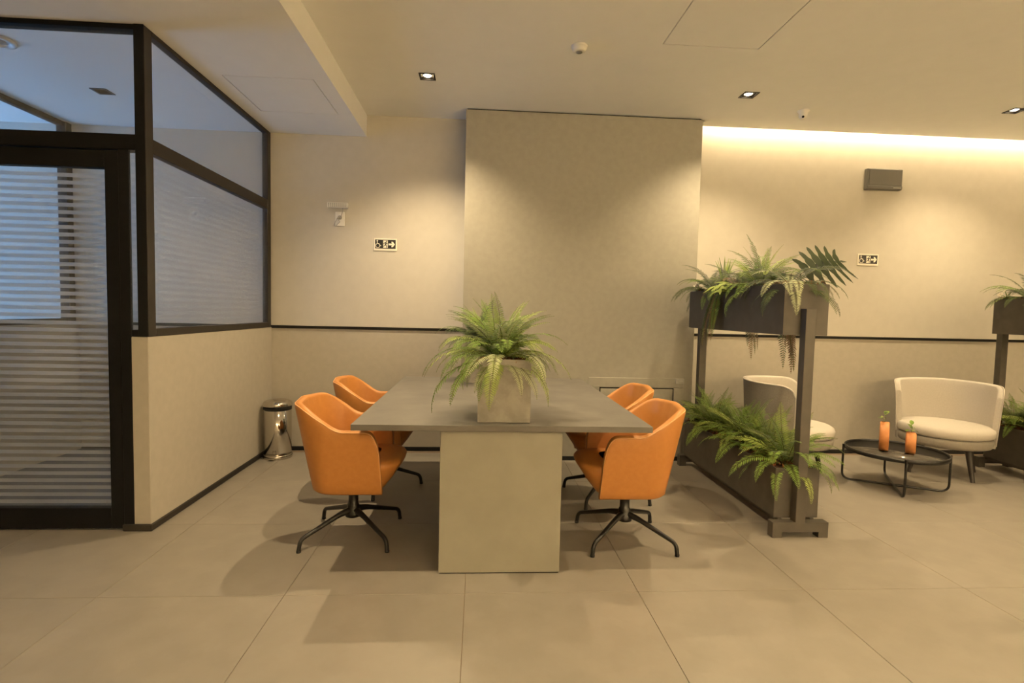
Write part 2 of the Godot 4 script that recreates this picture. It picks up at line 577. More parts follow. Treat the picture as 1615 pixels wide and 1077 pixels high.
func build_outer_walls() -> void:
	var l := structure("wall_left", "side wall with an unseen wide window, off to the left")
	put("wall_panel", span(-6.75, -6.6, 0.0, 0.5, -0.14, 7.9, 0.0), mats.wall_paint, l)
	put("wall_panel", span(-6.75, -6.6, 2.7, 3.1, -0.14, 7.9, 0.0), mats.wall_paint, l)
	put("wall_panel", span(-6.75, -6.6, 0.5, 2.7, -0.14, 0.15, 0.0), mats.wall_paint, l)
	put("wall_panel", span(-6.75, -6.6, 0.5, 2.7, 1.6, 7.9, 0.0), mats.wall_paint, l)
	var win := structure("unseen_window_4", "unseen wide window in the left wall, placed to light the booth")  # out of view, placed so that daylight falls through the booth
	for i in 3:
		bar("mullion", win, Vector3(-6.68, 0.5, 0.15 + i * 0.695), Vector3(-6.62, 2.7, 0.21 + i * 0.695), mats.black_metal)
	put("pane", span(-6.653, -6.647, 0.5, 2.7, 0.15, 1.6, 0.0), mats.pane_glass, win)
	put("wall_added_daylight_stop", span(-6.6, -3.55, 0.0, 2.85, 1.70, 1.77, 0.0), mats.wall_paint).set_meta("kind", "structure")  # added wall out of view, keeps the window daylight from the main room
	put("wall_right", span(6.9, 7.05, 0.0, 3.1, -0.14, 7.9, 0.0), mats.wall_paint).set_meta("kind", "structure")
	put("wall_front", span(-6.75, 7.05, 0.0, 3.1, 7.75, 7.9, 0.0), mats.wall_paint).set_meta("kind", "structure")


func build_cove() -> void:
	# housing over the slot between ceiling and wall
	var c := structure("trim_2", "plaster housing of the light slot above the right wall and of two unseen slots")
	put("housing_top", span(1.92, 7.0, 3.12, 3.16, -0.1, 0.24, 0.0), mats.ceiling_paint, c)
	put("housing_back", span(1.92, 7.0, 3.06, 3.13, 0.12, 0.24, 0.0), mats.ceiling_paint, c)
	put("housing_end", span(1.90, 1.94, 3.0, 3.13, 0.0, 0.24, 0.0), mats.ceiling_paint, c)
	cove_strip("warm light strip hidden in the ceiling slot along the right wall", Vector3(1.97, 3.10, 0.075), 0.0, 4.9, 2.9)
	# two slots out of view, their strips placed to light the room softly
	put("housing_top", span(-1.0, 7.0, 3.12, 3.16, 7.5, 7.9, 0.0), mats.ceiling_paint, c)
	put("housing_top", span(6.5, 7.0, 3.12, 3.16, 0.2, 7.6, 0.0), mats.ceiling_paint, c)
	put("housing_back", span(-1.0, 6.76, 3.06, 3.13, 7.5, 7.6, 0.0), mats.ceiling_paint, c)
	put("housing_back", span(6.66, 6.76, 3.06, 3.13, 0.2, 7.6, 0.0), mats.ceiling_paint, c)
	cove_strip("unseen warm light strip opposite the column, placed to light the room from the front", Vector3(6.6, 3.10, 7.685), PI, 6.8, 215.0)
	cove_strip("added fill strip in an unseen ceiling slot of the side wall past the lounge chairs", Vector3(6.835, 3.10, 0.3), -PI / 2, 7.2, 30.0)  # added strip, soft fill from the right


func cove_strip(label: String, at: Vector3, turn: float, length: float, energy: float) -> void:
	var t := thing("led_strip_light", label, "light", at, turn, "light strips in the ceiling slots")
	put("profile", span(0.0, length, 0.004, 0.016, -0.012, 0.012, 0.001), mats.white_plastic, t)
	put("led_tape", span(0.0, length, 0.0, 0.004, -0.008, 0.008, 0.0), mats.led_glow, t)
	var a := AreaLight3D.new()
	a.name = "strip_light"
	a.area_size = Vector2(length, 0.016)
	a.area_normalize_energy = true
	a.light_color = warm
	a.light_energy = energy
	a.area_range = 14.0
	a.shadow_enabled = true
	t.add_child(a)
	a.position = Vector3(length * 0.5, -0.002, 0.0)
	a.rotation.x = -PI / 2


func build_downlights() -> void:
	var trim := begin()
	trough_frame(trim, 0.058, 0.046, 0.004)
	var trim_mesh := finish(trim)
	var well := finish(well_shape(0.0485, 0.055))
	var bulb := finish(lathe(begin(), [Vector2(0.0, 0.0), Vector2(0.022, 0.001), Vector2(0.030, 0.006), Vector2(0.031, 0.02), Vector2(0.0, 0.022)], 24))
	var ring := finish(lathe(begin(), [Vector2(0.031, 0.0), Vector2(0.034, -0.004), Vector2(0.037, 0.0), Vector2(0.037, 0.018), Vector2(0.031, 0.018), Vector2(0.031, 0.0)], 24))
	var names := ["square recessed downlight in the ceiling in front of the taupe column", "square recessed downlight beside the dome camera", "square recessed downlight in the ceiling above the cream lounge chair"]
	var spots := lamp_spots()
	for i in spots.size():
		var t := thing("downlight", names[i] if i < 3 else ["square recessed downlight above the front edge of the work table", "square recessed downlight above the front foot of the planter stand", "square recessed downlight in front of the lounge chairs", "unseen square downlight far out from the work table, placed to light its front", "unseen square downlight out from the booth door, placed to light the lowered ceiling"][i - 3], "downlight", Vector3(spots[i].x, CEIL if i < 7 else CEIL_LOW, spots[i].y), 0.0, "square ceiling downlights")
		put_mesh("frame", trim_mesh, mats.bronze_metal, t)
		put_mesh("reflector", well, mats.white_plastic, t)
		put_mesh("lamp", bulb, mats.lamp_glow, t).position = Vector3(0.0, 0.004, -0.008)
		put_mesh("lamp_ring", ring, mats.dark_plastic, t).position = Vector3(0.0, 0.010, -0.008)
		var s := SpotLight3D.new()
		s.name = "beam_light"
		s.light_color = warm
		s.light_energy = [5.0, 3.9, 3.3, 4.2, 3.6, 3.2, 1.6, 2.8][i]
		s.light_size = 0.010
		s.spot_range = 14.0
		s.spot_attenuation = 2.0
		s.spot_angle = 60.0
		s.spot_angle_attenuation = 1.0
		s.shadow_enabled = true
		t.add_child(s)
		s.position = Vector3(0, -0.003, 0)
		s.rotation.x = -PI / 2


# a flat square ring below the ceiling
func trough_frame(st: SurfaceTool, outer: float, inner: float, drop: float) -> void:
	st.set_smooth_group(FLAT)
	var r := [[outer, 0.0], [outer, -drop], [inner, -drop], [inner, 0.03]]
	for i in 3:
		for j in 4:
			var a := Basis(Vector3.UP, j * PI / 2)
			var p: float = r[i][0]
			var q: float = r[i + 1][0]
			var c := a * Vector3(0, 0.01 if i != 1 else 1.0, 0.5 * (outer + inner) if i != 1 else 0.0)
			quad(st, a * Vector3(-p, r[i][1], p), a * Vector3(p, r[i][1], p), a * Vector3(q, r[i + 1][1], q), a * Vector3(-q, r[i + 1][1], q), c)


func well_shape(half: float, deep: float) -> SurfaceTool:
	var st := begin()
	st.set_smooth_group(FLAT)
	for j in 4:
		var a := Basis(Vector3.UP, j * PI / 2)
		quad(st, a * Vector3(-half, 0.001, half), a * Vector3(half, 0.001, half), a * Vector3(half * 0.8, deep, half * 0.8), a * Vector3(-half * 0.8, deep, half * 0.8), a * Vector3(0, 0, half * 2))
	var h := half * 0.8
	quad(st, Vector3(-h, deep, -h), Vector3(h, deep, -h), Vector3(h, deep, h), Vector3(-h, deep, h), Vector3(0, 1, 0))
	return st


# ------------------------------------------------------------------ furniture
func build_table() -> void:
	var t := thing("work_table", "large dark grey work table on one broad taupe pedestal", "table", Vector3(0.131, 0.0, 1.405))
	put("table_core", cbox(begin(), Vector3(0, 0.7345, 0), Vector3(1.457, 0.027, 1.883), 0.001), mats.table_edge_shaded, t)  # slab carries the shade-darkened edge colour
	put("table_top", cbox(begin(), Vector3(0, 0.749, 0), Vector3(1.457, 0.002, 1.883), 0.0005), mats.table_top, t)
	put("pedestal", cbox(begin(), Vector3(-0.009, 0.363, 0.055), Vector3(0.60, 0.716, 1.69), 0.002), mats.pedestal_laminate, t)
	put("plinth", cbox(begin(), Vector3(-0.009, 0.004, 0.055), Vector3(0.592, 0.008, 1.68), 0.0), mats.gap_black, t)


func chair_plan(u: float, y: float) -> Vector3:
	var k := clampf((y - 0.30) / 0.5, 0.0, 1.0)
	var e := pow(k, 0.8)
	var w := lerpf(0.212, 0.288, e)
	var b := lerpf(0.195, 0.292, k)
	var rc := lerpf(0.13, 0.19, e)
	var f := lerpf(0.195, 0.190, k)
	var a := absf(u)
	var g := signf(u) if u != 0.0 else 1.0
	if a > 0.55:
		return Vector3(lerpf(-b + rc, f, (a - 0.55) / 0.45), y, g * w)
	if a > 0.2:
		var t := (0.55 - a) / 0.35 * PI / 2
		return Vector3(-b + rc - rc * sin(t), y, g * (w - rc + rc * cos(t)))
	return Vector3(-b - 0.006 * (1.0 - a / 0.2), y, g * (w - rc) * a / 0.2)


func chair_rim(u: float) -> float:
	var a := absf(u)
	var top := lerpf(0.803, 0.672, smoothstep(0.33, 0.69, a)) - 0.012 * clampf(a / 0.3, 0, 1)
	if a > 0.86:
		var q := (a - 0.86) / 0.14
		top = 0.312 + (top - 0.312) * pow(maxf(0.0, 1.0 - pow(q, 3.2)), 1.0 / 3.2)
	return top


func build_chair_meshes() -> Dictionary:
	var out := {}
	# upholstered tub: outside, rounded rim and inside as one skin
	var rows := []
	var rim_line := []
	var n := 72
	for i in n + 1:
		var s := -1.0 + 2.0 * i / n
		var u := signf(s) * (1.0 - pow(1.0 - absf(s), 1.25))
		var top := chair_rim(u)
		var side := func(y: float) -> Vector3:
			var d := chair_plan(minf(u + 0.01, 1.0), y) - chair_plan(maxf(u - 0.01, -1.0), y)
			return Vector3(-d.z, 0, d.x).normalized()
		var row := PackedVector3Array()
		var th := 0.021
		var b := chair_plan(u, 0.30)
		var inw: Vector3 = side.call(0.30)
		if inw.dot(Vector3(-b.x - 0.02, 0, -b.z)) < 0.0:
			inw = -inw
		var sign_ := 1.0 if (side.call(0.45) as Vector3).dot(Vector3(-b.x - 0.02, 0, -b.z)) > 0.0 else -1.0
		row.append(b + inw * 0.035 + Vector3(0, -0.004, 0))
		row.append(b + inw * 0.012)
		var low := 0.312
		var high := maxf(top - th, low)
		for k in 9:
			row.append(chair_plan(u, lerpf(low, high, k / 8.0)))
		var ctr_n: Vector3 = side.call(high) * sign_
		var ctr: Vector3 = chair_plan(u, high) + ctr_n * th
		var hh := minf(th, top - low)
		for k in range(1, 7):
			var a := PI * k / 7.0
			row.append(ctr - ctr_n * th * cos(a) + Vector3.UP * hh * sin(a))
		var inner_low := minf(0.33, high)
		for k in 6:
			var y := lerpf(high, inner_low, k / 5.0)
			var nn: Vector3 = side.call(y) * sign_
			row.append(chair_plan(u, y) + nn * lerpf(th * 2.0, 0.05, k / 5.0))
		rows.append(row)
		rim_line.append(ctr - ctr_n * (th + 0.0005) * cos(0.55) + Vector3.UP * hh * sin(0.55))
	var st := begin()
	skin(st, rows)
	fan(st, rows[0], 1, false)
	fan(st, rows[-1], 1, true)
	out.shell = finish(st)
	out.piping = finish(tube(begin(), rim_line, 0.0032, 6))
	# seat: stacked rounded outlines
	var seat_rows := []
	for q in [[0.292, -0.10, 0.10, 0.10], [0.294, -0.175, 0.17, 0.185], [0.31, -0.19, 0.192, 0.197], [0.36, -0.20, 0.232, 0.205], [0.41, -0.21, 0.265, 0.215], [0.44, -0.215, 0.286, 0.222], [0.458, -0.215, 0.292, 0.224], [0.472, -0.21, 0.283, 0.218], [0.480, -0.19, 0.255, 0.198], [0.484, -0.10, 0.15, 0.11]]:
		var ring := PackedVector3Array()
		for j in 40:
			var a := TAU * j / 40
			var ex := 2.0 / 3.6
			var c := signf(cos(a)) * pow(absf(cos(a)), ex)
			var s2 := signf(sin(a)) * pow(absf(sin(a)), ex)
			ring.append(Vector3((q[1] + q[2]) * 0.5 + c * (q[2] - q[1]) * 0.5, q[0], s2 * q[3]))
		seat_rows.append(ring)
	st = begin()
	skin(st, seat_rows, true)
	fan(st, seat_rows[0], 0, false)
	fan(st, seat_rows[-1], 0, true)
	out.seat = finish(st)
	out.column = finish(lathe(begin(), [Vector2(0.0, 0.294), Vector2(0.055, 0.294), Vector2(0.055, 0.286), Vector2(0.0275, 0.282), Vector2(0.0275, 0.185), Vector2(0.031, 0.182), Vector2(0.033, 0.172), Vector2(0.036, 0.150), Vector2(0.046, 0.132), Vector2(0.044, 0.112), Vector2(0.02, 0.104), Vector2(0.0, 0.104)], 24))
	var path := rounded([Vector3(0.015, 0.150, 0), Vector3(0.085, 0.140, 0), Vector3(0.318, 0.066, 0), Vector3(0.327, 0.010, 0)], 0.028, 5)
	var rad := []
	for i in path.size():
		rad.append(lerpf(0.021, 0.0115, minf(1.0, path[i].x / 0.16)))
	out.leg = finish(tube(begin(), path, rad, 10))
	out.glide = finish(lathe(begin(), [Vector2(0.0, 0.011), Vector2(0.0125, 0.011), Vector2(0.0125, 0.0), Vector2(0.0, 0.0)], 12))
	return out


func build_office_chairs() -> void:
	var m := build_chair_meshes()
	var spots := [
		[Vector3(-0.70, 0, 1.83), 0.0, 45.0, "orange swivel chair on the bin side of the table, by its front edge"],
		[Vector3(-0.735, 0, 0.96), 0.05, 7.0, "orange leather swivel chair standing nearest the chrome bin"],
		[Vector3(0.86, 0, 1.90), PI, 45.0, "orange swivel chair on the planter side of the table, by its front edge"],
		[Vector3(0.92, 0, 1.19), PI, 54.0, "orange leather swivel chair in front of the service door in the column"],
	]
	for s in spots:
		var t := thing("swivel_chair", s[3], "chair", s[0], s[1], "orange swivel chairs round the work table")
		put_mesh("seat", m.seat, mats.leather, t)
		var b := put_mesh("backrest", m.shell, mats.leather, t)
		put_mesh("piping", m.piping, mats.piping_leather, b)
		put_mesh("column", m.column, mats.base_metal, t)
		for k in 4:
			var l := put_mesh("leg", m.leg, mats.base_metal, t)
			l.rotation.y = deg_to_rad(s[2] + 90.0 * k) - s[1]
			put_mesh("glide", m.glide, mats.base_metal, l).position = Vector3(0.3275, 0, 0)


func build_planters() -> void:
	for i in 2:
		var x := 1.92 + i * 2.74
		var t := thing("planter_stand", ["dark brown two-tier planter stand beside the work table", "dark brown two-tier planter stand beside the cream lounge chair by the wall"][i], "planter", Vector3(x, 0, 1.145), 0.0, "two-tier planter stands")
		for tier in [["lower_box", 0.10], ["upper_box", 1.197]]:
			var b := put(tier[0], trough(begin(), Vector3(0, tier[1], 0), Vector3(0.272, 0.303, 1.41), 0.006, 0.06), mats.planter_paint, t)
			put("soil", soil_shape(Vector3(0, tier[1] + 0.278, 0), 0.128, 0.695), mats.soil, b)
			var moss := put("moss", moss_shape(Vector3(0, tier[1] + 0.278, 0), 0.125, 0.69, 420), mats.moss, b)
			moss.set_meta("kind", "stuff")
		for s in [-1, 1]:
			put("post", span(-0.033, 0.027, 0.085, 1.354, s * 0.706, s * 0.762, 0.002), mats.planter_paint, t)
			var ft := begin()
			extrude(ft, PackedVector2Array([Vector2(-0.17, 0), Vector2(-0.112, 0), Vector2(-0.112, 0.035), Vector2(0.112, 0.035), Vector2(0.112, 0), Vector2(0.17, 0), Vector2(0.17, 0.092), Vector2(-0.17, 0.092)]), 0.056, Vector3(0, 0, 0.706 if s > 0 else -0.762))
			put("foot_frame", ft, mats.planter_paint, t)
		for s in [-1, 1]:
			put("rail", span(s * 0.10 - 0.012, s * 0.10 + 0.012, 0.072, 0.10, -0.71, 0.71, 0.001), mats.planter_paint, t)


func soil_shape(at: Vector3, hx: float, hz: float) -> SurfaceTool:
	var n := FastNoiseLite.new()
	n.seed = 5
	n.frequency = 9.0
	var rows := []
	for i in 41:
		var r := PackedVector3Array()
		for j in 11:
			var p := Vector3(lerpf(-hx, hx, j / 10.0), 0, lerpf(-hz, hz, i / 40.0))
			r.append(at + p + Vector3(0, 0.014 + 0.014 * n.get_noise_2d(p.x, p.z), 0))
		rows.append(r)
	return skin(begin(), rows)


func moss_shape(at: Vector3, hx: float, hz: float, count: int) -> SurfaceTool:
	var st := begin()
	st.set_smooth_group(FLAT)
	for i in count:
		var p := at + Vector3(rng.randf_range(-hx, hx), 0.022, rng.randf_range(-hz, hz))
		var d := Vector3(rng.randf_range(-1, 1), 0, rng.randf_range(-1, 1)).normalized() * rng.randf_range(0.012, 0.03)
		var w := d.cross(Vector3.UP).normalized() * 0.0022
		var up := Vector3(0, rng.randf_range(0.008, 0.028), 0)
		quad(st, p - d - w, p - d + w, p + up + w, p + up - w, p + Vector3.DOWN)
		quad(st, p + up - w, p + up + w, p + d * 1.1 + up * 0.3 + w, p + d * 1.1 + up * 0.3 - w, p + Vector3.DOWN)
	return st


func build_lounge() -> void:
	# low round lounge chairs
	var cushion := finish(lathe(begin(), [Vector2(0.0, 0.338), Vector2(0.30, 0.338), Vector2(0.325, 0.346), Vector2(0.334, 0.362), Vector2(0.334, 0.392), Vector2(0.326, 0.412), Vector2(0.305, 0.425), Vector2(0.24, 0.434), Vector2(0.0, 0.440)], 48))
	var base := finish(lathe(begin(), [Vector2(0.0, 0.255), Vector2(0.28, 0.255), Vector2(0.312, 0.262), Vector2(0.325, 0.28), Vector2(0.328, 0.325), Vector2(0.318, 0.337), Vector2(0.0, 0.337)], 48))
	var outer := lounge_back(true)
	var inner := lounge_back(false)
	var edge := lounge_rim()
	var leg := finish(tube(begin(), [Vector3(0.235, 0.25, 0), Vector3(0.295, 0.0, 0)], [0.024, 0.015], 10))
	var cross := finish(cbox(begin(), Vector3(0, 0.244, 0), Vector3(0.50, 0.022, 0.05), 0.003))
	# local +x is where the sitter looks; a turn about y by a takes +x to (cos a, 0, -sin a)
	var spots := [[Vector3(2.60, 0, 0.62), atan2(-0.55, 0.83), "cream lounge chair seen from behind, between the planter stand and the round coffee table"], [Vector3(4.0, 0, 0.59), atan2(-0.80, -0.60), "cream lounge chair facing out from the wall behind the round coffee table"]]
	for s in spots:
		var t := thing("lounge_chair", s[2], "armchair", s[0], s[1], "cream lounge chairs")
		put_mesh("seat_cushion", cushion, mats.cream_fabric, t)
		put_mesh("seat_base", base, mats.taupe_fabric, t)
		var b := put_mesh("backrest", inner, mats.cream_fabric, t)
		put_mesh("back_shell", outer, mats.taupe_fabric, b)
		put_mesh("edge_piping", edge, mats.cream_fabric, b)
		for k in 4:
			put_mesh("leg", leg, mats.dark_wood, t).rotation.y = PI / 2 * k - s[1]
		for k in 2:
			put_mesh("cross_bar", cross, mats.dark_wood, t).rotation.y = PI / 2 * k - s[1]
	build_coffee_table()


func lounge_point(a: float, v: float, thick: float) -> Vector3:
	# a: angle from the back, v: height share
	var half := 1.72
	var drop := 0.0
	var q := absf(a) / half
	if q > 0.80:
		drop = 0.09 * (1.0 - sqrt(maxf(0.0, 1.0 - pow((q - 0.80) / 0.20, 2.0))))
	var top := 0.785 - 0.012 * q - drop
	var y := lerpf(0.262, top, v)
	var r := lerpf(0.334, 0.366, (y - 0.262) / 0.52) - thick
	return Vector3(-cos(a) * r, y, sin(a) * r)


func lounge_back(outside: bool) -> ArrayMesh:
	var rows := []
	for i in 57:
		var a := lerpf(-1.72, 1.72, i / 56.0)
		var r := PackedVector3Array()
		if outside:
			for k in 11:
				r.append(lounge_point(a, k / 10.0 * 0.985, 0.0))
		else:
			for k in 9:
				r.append(lounge_point(a, lerpf(0.30, 0.965, k / 8.0), 0.042))
			for k in range(1, 7):
				var w := PI * k / 6.0
				var p := lounge_point(a, 0.965, 0.042 - 0.020 * (1.0 - cos(w)))
				r.append(p + Vector3.UP * 0.016 * sin(w))
		rows.append(r)
	var st := begin()
	skin(st, rows)
	if not outside:
		for i in [0, rows.size() - 1]:
			var a := -1.72 if i == 0 else 1.72
			var ring: PackedVector3Array = rows[i].duplicate()
			for k in range(8, -1, -1):
				ring.append(lounge_point(a, k / 8.0 * 0.965, 0.001))
			ring.append(lounge_point(a, 0.0, 0.042))
			fan(st, ring, FLAT, i == 0)
	return finish(st)


func lounge_rim() -> ArrayMesh:
	var line := []
	for k in 8:
		line.append(lounge_point(-1.72, 0.05 + k / 8.0 * 0.92, 0.001))
	for i in 57:
		line.append(lounge_point(lerpf(-1.72, 1.72, i / 56.0), 0.985, 0.001))
	for k in 8:
		line.append(lounge_point(1.72, 0.97 - k / 8.0 * 0.92, 0.001))
	return finish(tube(begin(), line, 0.005, 6))


func build_coffee_table() -> void:
	var t := thing("coffee_table", "round black metal coffee table with smoked glass top", "coffee table", Vector3(3.27, 0, 0.955))
	put("rim", lathe(begin(), [Vector2(0.334, 0.262), Vector2(0.342, 0.262), Vector2(0.342, 0.292), Vector2(0.334, 0.292), Vector2(0.334, 0.262)], 56), mats.base_metal, t)
	put("top_panel", lathe(begin(), [Vector2(0.0, 0.264), Vector2(0.335, 0.264), Vector2(0.335, 0.274), Vector2(0.0, 0.274)], 56), mats.smoked_glass, t)
	for k in 2:
		var p := rounded([Vector3(-0.348, 0.290, 0), Vector3(-0.348, 0.0085, 0), Vector3(0.348, 0.0085, 0), Vector3(0.348, 0.290, 0)], 0.06, 6)
		put("leg_loop", tube(begin(), p, 0.0085, 8), mats.base_metal, t).rotation.y = -deg_to_rad(28.6 + 90.0 * k)
	var leaf := small_leaf()
	var vases := [[Vector3(3.19, 0.2745, 0.93), 0.114, "taller round wooden disc vase holding a green sprig"], [Vector3(3.335, 0.2745, 1.02), 0.083, "shorter round wooden disc vase holding a green sprig"]]
	for i in 2:
		var v: Array = vases[i]
		var r: float = v[1]
		var o := thing("vase", v[2], "vase", v[0], deg_to_rad(-38.0), "wooden vases on the coffee table")
		var tilt := Basis(Vector3.FORWARD, PI / 2)
		put("body", lathe(begin(), [Vector2(0, -0.031), Vector2(r - 0.006, -0.031), Vector2(r, -0.025), Vector2(r, 0.025), Vector2(r - 0.006, 0.031), Vector2(0, 0.031)], 36, Vector3(0, r, 0), tilt), mats.vase_wood, o)
		put("neck_hole", lathe(begin(), [Vector2(0, 0.0012), Vector2(0.004, 0.0012), Vector2(0.004, -0.002)], 10, Vector3(0, 2 * r, 0)), mats.gap_black, o)
		var g := thing("sprig", ["green leafy sprig standing in the taller wooden vase", "green leafy sprig standing in the shorter wooden vase"][i], "sprig", v[0] + Vector3(0, 2 * r - 0.002, 0), 0.0, "sprigs in the wooden vases")
		put("stem", tube(begin(), [Vector3.ZERO, Vector3(0.004, 0.03, 0), Vector3(-0.006, 0.062, 0.004)], [0.0016, 0.0014, 0.001], 6), mats.leaf_mid, g)
		var spec := [[0.012, 150.0, 25.0, 0.055], [0.035, 200.0, 10.0, 0.052], [0.055, 30.0, 30.0, 0.062], [0.06, 260.0, 40.0, 0.045]] if i == 0 else [[0.01, 0.0, -5.0, 0.058], [0.014, 180.0, 0.0, 0.05], [0.03, 100.0, 45.0, 0.05], [0.058, 60.0, 50.0, 0.048], [0.03, 250.0, 20.0, 0.05]]
		for q in spec:
			var l := put_mesh("leaf", leaf, mats.leaf_mid if int(q[1]) % 40 else mats.leaf_light, g)
			l.basis = Basis(Vector3.UP, deg_to_rad(q[1])) * Basis(Vector3.BACK, deg_to_rad(q[2])) * Basis.from_scale(Vector3.ONE * q[3])
			l.position = Vector3(0, q[0], 0)


func small_leaf() -> ArrayMesh:
	var rows := []
	for i in 9:
		var t := i / 8.0
		var w := 0.30 * sin(PI * pow(t, 0.8)) + 0.004
		var y := 0.10 * sin(PI * t) - 0.12 * t * t
		rows.append(PackedVector3Array([Vector3(t, y + 0.3 * w, -w), Vector3(t, y, 0), Vector3(t, y + 0.3 * w, w)]))
	return finish(skin(begin(), rows))


func build_bin() -> void:
	var t := thing("waste_bin", "chrome pedal bin standing in the corner by the low wall", "bin", Vector3(-1.716, 0, 0.215))
	put("body", lathe(begin(), [Vector2(0.0, 0.03), Vector2(0.112, 0.03), Vector2(0.112, 0.425), Vector2(0.0, 0.425)], 40), mats.chrome, t)
	put("base_ring", lathe(begin(), [Vector2(0.0, 0.0), Vector2(0.117, 0.0), Vector2(0.119, 0.004), Vector2(0.119, 0.026), Vector2(0.114, 0.034), Vector2(0.1, 0.036)], 40), mats.chrome, t)
	put("collar", lathe(begin(), [Vector2(0.10, 0.418), Vector2(0.1145, 0.418), Vector2(0.1145, 0.452), Vector2(0.10, 0.452)], 40), mats.gap_black, t)
	var lid := put("lid", lathe(begin(), [Vector2(0.10, 0.450), Vector2(0.119, 0.450), Vector2(0.121, 0.456), Vector2(0.118, 0.474), Vector2(0.108, 0.487), Vector2(0.092, 0.494), Vector2(0.088, 0.493), Vector2(0.080, 0.492), Vector2(0.05, 0.500), Vector2(0.0, 0.504)], 40), mats.chrome, t)
	put("hinge", cbox(begin(), Vector3(0, 0.462, -0.118), Vector3(0.05, 0.02, 0.012), 0.002), mats.base_metal, lid)
	put("pedal", cbox(begin(), Vector3(-0.004, 0.012, 0.125), Vector3(0.05, 0.010, 0.03), 0.003), mats.chrome, t)


# ------------------------------------------------------------------ fittings
func build_wall_fittings() -> void:
	var e := thing("emergency_light", "small white emergency lamp bar with rows of leds on the wall", "emergency light", Vector3(-1.263, 2.2015, 0.0))
	put("housing", cbox(begin(), Vector3(0, 0, 0.022), Vector3(0.178, 0.046, 0.044), 0.004), mats.white_plastic, e)
	var diodes := begin()
	for i in 10:
		for k in 3:
			cbox(diodes, Vector3(-0.074 + i * 0.0165, -0.0115 + k * 0.0115, 0.0445), Vector3(0.0095, 0.007, 0.003), 0.001)
	put("led_array", diodes, mats.grey_plastic, e).set_meta("kind", "stuff")
	var o := thing("wall_outlet", "white wall socket plate below the emergency lamp", "outlet", Vector3(-1.249, 2.086, 0.0))
	put("plate", cbox(begin(), Vector3(0, 0, 0.005), Vector3(0.084, 0.126, 0.010), 0.003), mats.white_plastic, o)
	put("socket", lathe(begin(), [Vector2(0, 0.003), Vector2(0.018, 0.003), Vector2(0.019, 0.0)], 20, Vector3(0.0, 0.012, 0.010), Basis(Vector3.RIGHT, PI / 2)), mats.grey_plastic, o)
	var c := thing("power_cord", "thin looped power cord plugged into the socket plate", "cord", Vector3(-1.249, 2.086, 0.012))
	put("plug", tube(begin(), [Vector3(0.0, 0.012, 0.0), Vector3(-0.004, 0.008, 0.022), Vector3(-0.014, -0.004, 0.034)], [0.010, 0.010, 0.006], 10), mats.grey_plastic, c)
	var run := []
	var keys := [Vector3(-0.014, -0.004, 0.034), Vector3(-0.032, -0.032, 0.03), Vector3(-0.045, -0.062, 0.022), Vector3(-0.030, -0.066, 0.016), Vector3(-0.012, -0.044, 0.014), Vector3(0.006, -0.028, 0.014), Vector3(-0.006, -0.014, 0.016), Vector3(0.018, 0.03, 0.014), Vector3(0.028, 0.066, 0.012), Vector3(0.028, 0.094, 0.012)]
	var cv := Curve3D.new()
	for i in keys.size():
		var d: Vector3 = (keys[mini(i + 1, keys.size() - 1)] - keys[maxi(i - 1, 0)]) / 6.0
		cv.add_point(keys[i], -d, d)
	for i in 41:
		run.append(cv.sample_baked(cv.get_baked_length() * i / 40.0))
	put("cable", tube(begin(), run, 0.0024, 6), mats.grey_plastic, c)
	exit_sign(Vector3(-0.849, 1.872, 0.0), "black and white exit sign with arrow, on the wall between booth and column")
	exit_sign(Vector3(3.666, 1.862, 0.0), "black and white exit sign with arrow, on the wall behind the planter leaves")
	var b := thing("wall_speaker", "dark grey flat rectangular wall box high under the light slot", "speaker", Vector3(3.758, 2.609, 0.0))
	put("housing", cbox(begin(), Vector3(0, 0, 0.022), Vector3(0.347, 0.193, 0.044), 0.005), mats.dark_plastic, b)
	put("front_panel", cbox(begin(), Vector3(0.004, 0.016, 0.046), Vector3(0.318, 0.146, 0.006), 0.002), mats.dark_plastic, b)
	put("lower_band", cbox(begin(), Vector3(0, -0.076, 0.047), Vector3(0.340, 0.030, 0.010), 0.003), mats.dark_plastic, b)
	put("badge", cbox(begin(), Vector3(0.118, -0.078, 0.0525), Vector3(0.075, 0.005, 0.002), 0.0005), mats.brushed_label, b)


